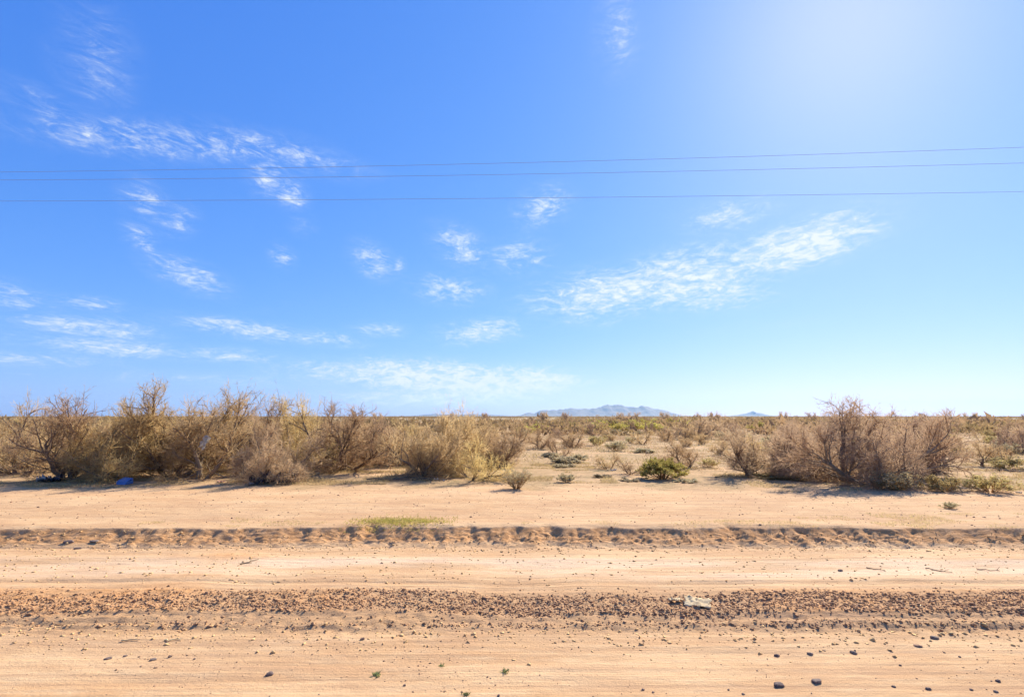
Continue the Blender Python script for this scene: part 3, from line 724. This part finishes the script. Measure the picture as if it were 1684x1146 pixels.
k = fbm(cx * .9, cy * 2.2, 3, 67) + r.uniform(-.35, .35, n) > .08
lumps('grit', 'fine grit strewn over the smooth near sand', np.column_stack([cx[k], cy[k]]), .0042, M['rock_red'], 66, cat='gravel')

def stone_mesh(seed, L, W, H, blocky=.0):
    bm = bmesh.new(); bmesh.ops.create_icosphere(bm, subdivisions=2, radius=1); q = random.Random(seed)
    ph = [q.uniform(0, 6) for _ in range(6)]
    for v in bm.verts:
        c = v.co.copy()
        if blocky: c = type(c)([math.copysign(abs(t) ** (1 - blocky), t) for t in c])
        k = 1 + .2 * math.sin(3 * v.co.x + ph[0]) * math.cos(2.6 * v.co.y + ph[1]) + .08 * math.sin(6 * v.co.z + ph[2]) * math.sin(5 * v.co.x + ph[3]) + .06 * q.uniform(-1, 1)
        v.co = (c.x * L / 2 * k, c.y * W / 2 * k, c.z * H / 2 * k + H * .2)
    return bm_mesh('stone', bm, False)
STONES = [
    (2.50, 5.17, .118, .048, 0, .45, 'rock', 'longest dark loaf-shaped stone on the near sand'),
    (2.89, 5.23, .106, .046, 4, .45, 'rock', 'dark loaf-shaped stone next to the longest one'),
    (4.81, 6.21, .09, .055, -12, .35, 'rock', 'plump dark stone just below the rutted strip'),
    (4.46, 6.00, .115, .034, -28, 0, 'rock_red', 'long thin brownish stone beside the plump dark stone'),
    (3.65, 5.85, .088, .045, -35, 0, 'rock', 'dark slanting stone with a pale chip on its flank'),
    (3.17, 5.82, .071, .04, -20, .1, 'rock', 'wedge-shaped dark stone between two slanting ones'),
    (2.80, 5.79, .078, .04, -14, .1, 'rock', 'wedge-shaped dark stone at the end of the slanting row'),
    (-2.37, 5.38, .105, .05, 28, .1, 'rock', 'knobbly dark stone alone on smooth sand near the faint drag mark'),
    (-4.21, 5.71, .09, .038, 20, 0, 'rock', 'flat dark sliver of stone near the bleached stalks'),
    (-3.72, 5.68, .09, .038, 20, 0, 'rock', 'second flat dark sliver of stone near the bleached stalks, with a pebble close by'),
    (-1.69, 6.16, .06, .046, 10, .1, 'rock_red', 'rounded brown stone by the edge of the ruts near the green weeds'),
    (5.34, 8.73, .09, .05, 5, .1, 'rock', 'grey stone on the pale verge between rutted strip and cut bank'),
    (-8.59, 10.33, .22, .10, 5, .1, 'rock', 'largest dark stone lodged in the face of the cut bank'),
    (-8.12, 10.36, .20, .05, -4, .2, 'rock', 'thin dark slab lodged in the cut bank beside the largest stone'),
    (-8.22, 10.1, .16, .06, 6, .2, 'rock', 'dark slab at the foot of the cut bank below the lodged stones'),
]
for i, (x, y, L, H, rot, bl, m, lab) in enumerate(STONES):
    L *= .82; H *= .76
    o = link('stone', stone_mesh(i + 1, L, L * .55 if L > .1 else L * .65, H, bl), M[m], None, (x, y, hz(x, y)), R(rot)); tag(o, lab, 'stone', 'dark stones on the dirt')
PEB = [stone_mesh(200 + i, .05, .042, .034, .1) for i in range(5)]
for me in PEB: me.materials.append(M['rock'])
plist = [(3.94, 5.57, .037), (3.57, 5.16, .046), (3.86, 5.12, .062), (4.25, 5.11, .04), (4.44, 5.07, .05), (4.64, 5.26, .06), (-3.59, 5.75, .051), (-4.08, 5.78, .051), (-3.3, 5.7, .032),
         (-1.01, 5.19, .04), (-.12, 5.0, .04), (1.21, 5.1, .039), (1.29, 5.05, .033), (2.1, 5.02, .035), (2.0, 5.1, .03), (4.7, 5.75, .035), (4.62, 5.85, .03), (3.7, 5.9, .03)]
q = random.Random(5)
for _ in range(45):
    y = q.uniform(4.9, 6.2); plist.append((q.uniform(-5.5, 5.5), y, q.uniform(.012, .022)))
for (x, y, s) in plist:
    o = link('pebble', q.choice(PEB), None, None, (x, y, hz(x, y)), q.uniform(0, 6)); o.scale = (s / .05 * .8, s / .05 * .8, s / .05 * .65)
    tag(o, 'small dark pebble lying on the smooth near sand', 'pebble', 'pebbles on the near sand')

# ------------------------------------------------------------------ sticks, stalks, weeds
def stick(name, label, x, y, L, rad, rot, m, seed, lift=.01, forks=2):
    rg = np.random.default_rng(seed); t = np.linspace(-.5, .5, 8) * L
    pts = np.column_stack([t, .04 * L * rg.normal(size=8), rad + .02 * L * np.abs(rg.normal(size=8))])
    A = pts[None]; parts = [tubes(A, rad, rad * .4, 5)]
    if forks:
        B = grow(rg, A, forks, .3, .9, (20, 50), L * .35, 3, .12, .02); B[..., 2] = np.maximum(B[..., 2], rad * .5); parts.append(tubes(B, rad * .5, rad * .2, 4))
    c, s = math.cos(rot), math.sin(rot); v, qd, tt = join(parts)
    wx_, wy_ = v[:, 0] * c - v[:, 1] * s, v[:, 0] * s + v[:, 1] * c
    h0 = hz(x, y); v = np.column_stack([wx_, wy_, v[:, 2] + height(wx_ + x, wy_ + y) - h0])
    o = link(name, mesh_np(name, v, qd, tt), m, None, (x, y, h0)); tag(o, label, 'stick'); return o
stick('stick', 'short forked stick lying on the pale verge below the cut bank', -4.46, 9.11, .32, .011, R(55), M['wood'], 1, forks=4)
stick('stick', 'dark slanting twig on the pale verge beside the grey stone', 5.94, 8.76, .26, .009, R(-50), M['wood'], 2)
stick('stick', 'long dark twig on the pale verge between two shorter ones', 6.92, 8.70, .34, .009, R(-45), M['wood'], 3)
stick('stick', 'dark twig at the end of the row of three on the pale verge', 7.77, 8.76, .30, .008, R(-20), M['wood'], 4)
stick('stalk', 'bleached straw stalk on the sand above two flat dark slivers', -4.28, 6.13, .19, .008, R(8), M['straw'], 5, forks=1)
stick('stalk', 'second bleached straw stalk, lying near the pebbles', -3.81, 6.13, .19, .008, R(9), M['straw'], 6, forks=1)
stick('fallen_branch', 'thin fallen branch at the sandy edge in front of the thicket', -13.43, 15.76, .7, .018, R(40), M['wood'], 7, forks=4)
stick('fallen_branch', 'dead branch lying on the sand before the sprawling grey-brown mesquite', -4.0, 17.99, 1.9, .022, R(14), M['wood'], 8, forks=9)
stick('fallen_branch', 'second dead branch on the sand before the sprawling mesquite, forked at both ends', -3.4, 17.6, 1.5, .018, R(6), M['wood'], 9, forks=9)
stick('fallen_branch', 'pale dead limb leaning out from the mauve-brown mesquite', 7.5, 18.6, 1.0, .02, R(30), M['wood'], 10, forks=5)
stick('fallen_branch', 'dark fallen branch beyond the olive shrubs', 19.4, 20.3, .9, .04, R(-8), M['bark'], 11, forks=3)
for i in range(26):
    x, y = q.uniform(-16, 3), q.uniform(16.4, 18.6)
    if i > 15: x = q.uniform(8, 16); y = q.uniform(15.4, 18)
    o = stick('dead_twig', 'dead twig lying in the litter at the foot of the mesquites', x, y, q.uniform(.3, .9), q.uniform(.006, .014), q.uniform(-.9, .9), M['wood'], 40 + i, forks=3)
    o['group'] = 'dead twigs under the mesquites'
def weed(label, x, y, s, seed):
    rg = np.random.default_rng(seed); n = 46
    a = rg.uniform(0, 6.28, n); d = unit(np.column_stack([np.cos(a), np.sin(a), rg.uniform(.25, 1.2, n)])); b = np.column_stack([rg.normal(size=(n, 2)) * s * .28, np.full(n, -.003)])
    L = s * rg.uniform(.3, .8, n)[:, None]; V, T = blades(rg, np.stack([b, b + d * L * .6, b + d * L - np.array([0, 0, .2]) * L * .3], 1), s * .16)
    o = link('weed', mesh_np('weed', V, None, T), M['weed'], None, (x, y, hz(x, y))); tag(o, label, 'weed')
weed('largest bright green weed sprouting from the near sand', -1.32, 5.38, .075, 1)
weed('small green weed just beyond the largest bright green one', -.71, 5.57, .05, 2)
weed('dull olive weed sprouting among pebbles on the near sand', -.07, 5.42, .06, 3)
weed('tiny grey-green weed close to the road edge', -.42, 5.02, .05, 4)

# ------------------------------------------------------------------ rubbish dumped along the thicket
def crumple(name, label, cat, loc, L, W, H, m, seed, rot=(0, 0, 0), fold=1.0, thick=.004):
    rg = np.random.default_rng(seed); nu, nv = 18, 14
    U, V = np.meshgrid(np.linspace(-.5, .5, nu), np.linspace(-.5, .5, nv))
    jag = 1 + .22 * fbm(U * 5 + seed, V * 5, 2, seed)
    X_, Y_ = U * L * jag, V * W * jag; Z_ = H * np.abs(fbm(U * 4 * fold + seed * 3, V * 4 * fold, 4, seed + 1, .6) * 1.6)
    X_ = X_ + .08 * L * fbm(V * 6, U * 6, 3, seed + 2); Y_ = Y_ + .08 * W * fbm(U * 6, V * 6, 3, seed + 4)
    top = np.stack([X_, Y_, Z_ + thick], -1).reshape(-1, 3); bot = top - np.array([0, 0, thick]); N = nu * nv
    ii = np.arange(N).reshape(nv, nu); f = np.stack([ii[:-1, :-1], ii[:-1, 1:], ii[1:, 1:], ii[1:, :-1]], -1).reshape(-1, 4)
    loop = np.concatenate([ii[0, :-1], ii[:-1, -1], ii[-1, :0:-1], ii[:0:-1, 0]]); nl = np.roll(loop, -1)
    side = np.column_stack([loop, loop + N, nl + N, nl])
    o = link(name, mesh_np(name, np.concatenate([top, bot]), np.concatenate([f, f[:, ::-1] + N, side])), m, None, loc); o.rotation_euler = rot
    tag(o, label, cat); return o
def at(x, y, dz=.005): return (x, y, hz(x, y) + dz)
crumple('paper_sheet', 'torn buff paper sheet lying crumpled on the rutted strip', 'paper', at(2.46, 7.17, .03), .32, .24, .035, M['card'], 3, (R(9), 0, R(-24)), 1.4)
crumple('paper_scrap', 'small torn paper strip beside the crumpled buff sheet', 'paper', at(2.2, 7.27, .03), .17, .1, .03, M['card'], 4, (0, 0, R(10)))
crumple('plastic_bag', 'crumpled white plastic bag under brown mesquite twigs', 'bag', at(-15.62, 17.5), .30, .26, .26, M['white_film'], 5)
crumple('plastic_bag', 'grey-black plastic bag beside the crumpled white one', 'bag', at(-15.25, 17.45), .7, .4, .22, M['black_film'], 6)
crumple('plastic_bag', 'heap of dark plastic under the low tangled mesquite', 'bag', at(-7.85, 16.9), .95, .5, .42, M['black_film'], 7)
crumple('plastic_bag', 'dark plastic bag slumped behind the heap of dark plastic', 'bag', at(-7.3, 17.15), .6, .4, .34, M['black_film'], 8)
crumple('plastic_scrap', 'white scrap lying before the heap of dark plastic', 'scrap', at(-8.25, 16.65), .14, .1, .08, M['white_film'], 9)
crumple('rag', 'white rag snagged high in the slanting mesquite trunk', 'rag', (-10.32, 17.5, 1.62), .46, .2, .12, M['white_film'], 10, (R(80), R(-62), R(12)))
crumple('card_scrap', 'faded pink card scrap lying at the foot of the slanting mesquite', 'scrap', at(-9.6, 17.3), .22, .16, .06, M['pink'], 11)
crumple('plastic_bag', 'dark plastic sheet spread beneath the mauve mesquite', 'bag', at(10.55, 18.3), .9, .5, .2, M['black_film'], 12)
for i, (x, y, s) in enumerate([(10.05, 18.2, .22), (10.3, 17.9, .14), (11.1, 18.0, .16), (12.25, 18.0, .24), (15.6, 17.6, .2), (14.2, 14.75, .13), (-2.6, 18.0, .14), (-2.3, 17.7, .1), (4.05, 20.6, .14), (3.9, 20.4, .1), (-7.2, 19.4, .15), (6.95, 24.6, .15)]):
    o = crumple('plastic_scrap', 'small white scrap of rubbish on the ground among the bushes', 'scrap', at(x, y), s, s * .6, s * .4, M['white_film'], 20 + i, (0, 0, i * 1.1)); o['group'] = 'white scraps among the bushes'
# blue carton tipped on its side: panels, a white end
bx = empty('carton', at(-12.36, 16.75, .0), R(-14)); bx.scale = (.82, .82, .82); tag(bx, 'battered blue carton with a white end lying at the edge of the thicket', 'carton')
def panel(name, sx, sy, sz, loc, rot, m):
    bm = bmesh.new(); bmesh.ops.create_cube(bm, size=1)
    for v in bm.verts: v.co = (v.co.x * sx, v.co.y * sy, v.co.z * sz)
    bmesh.ops.bevel(bm, geom=bm.edges[:], offset=.004, segments=1, affect='EDGES')
    o = link(name, bm_mesh(name, bm), m, bx, loc); o.rotation_euler = rot; return o
panel('lid', .46, .30, .012, (.02, .0, .165), (R(24), R(3), 0), M['blue'])
panel('front_panel', .44, .012, .13, (.02, -.15, .05), (R(-20), 0, 0), M['blue'])
panel('back_panel', .44, .012, .20, (.02, .14, .10), (R(4), 0, 0), M['blue'])
panel('end_panel', .012, .29, .13, (-.225, -.005, .07), (R(14), R(-12), 0), M['white_film'])
panel('end_panel', .012, .29, .12, (.25, -.005, .065), (R(14), R(8), 0), M['blue'])

# ------------------------------------------------------------------ overhead line and its poles
POLES = {-42: 15.5, 42: 12.5}
WIRES = [(.00045, 9.76, .050, 'topmost overhead power line wire'), (.00040, 9.41, .036, 'middle overhead power line wire'), (.00025, 8.69, .022, 'lowest overhead power line wire')]
for (a, z0, sl, lab) in WIRES:
    x = np.linspace(-42, 42, 90); P = np.column_stack([x, 14 - sl * x, z0 + a * x * x])[None]
    v, qd = tubes(P, .0042, .0042, 6); o = link('power_line', mesh_np('power_line', v, qd), M['wire']); tag(o, lab + ' crossing the sky', 'wire', 'overhead wires')
for px_, py_ in POLES.items():
    p = empty('utility_pole', (px_, py_, hz(px_, py_))); tag(p, 'wooden utility pole carrying the wires at the ' + ('end beyond the thicket' if px_ < 0 else 'end beyond the great spreading tree'), 'pole', 'poles of the overhead line')
    A = np.column_stack([np.zeros(6), np.zeros(6), np.linspace(-.5, 10.35, 6)])[None]; v, qd = tubes(A, .15, .10, 14); link('shaft', mesh_np('shaft', v, qd, smooth=True), M['pole'], p)
    bm = bmesh.new(); bmesh.ops.create_cube(bm, size=1)
    for w_ in bm.verts: w_.co = (w_.co.x * .1 + .15, w_.co.y * 1.5, w_.co.z * .12 + 9.85)
    link('crossarm', bm_mesh('crossarm', bm), M['pole'], p)
    for (a, z0, sl, lab) in WIRES:
        zt = z0 + a * 42 * 42 - hz(px_, py_); yy = 14 - sl * px_ - py_; lo = 9.9 if zt > 9.5 else zt - .1
        A = np.column_stack([np.full(4, .15 if lo > 9.5 else .0), np.full(4, yy), np.linspace(lo, zt, 4)])[None]; v, qd = tubes(A, .035, .02, 8)
        link('insulator', mesh_np('insulator', v, qd, smooth=True), M['porcelain'], p)

# ------------------------------------------------------------------ the air: thin even haze over the whole plain
bm = bmesh.new(); bmesh.ops.create_cube(bm, size=1)
for v in bm.verts: v.co = (v.co.x * 50000, v.co.y * 50000, (v.co.z + .5) * 702 - 12)
hm = bpy.data.materials.new('haze'); hm.use_nodes = True; ht = hm.node_tree; ht.nodes.clear()
pv = ht.nodes.new('ShaderNodeVolumePrincipled'); pv.inputs['Color'].default_value = (.42, .68, 1, 1); pv.inputs['Density'].default_value = 2.6e-5; pv.inputs['Anisotropy'].default_value = .3
ho = ht.nodes.new('ShaderNodeOutputMaterial'); ht.links.new(pv.outputs[0], ho.inputs['Volume'])
hb = link('haze', bm_mesh('haze', bm), hm); tag(hb, 'thin blue-white haze over the far plain', 'haze', None, 'stuff')
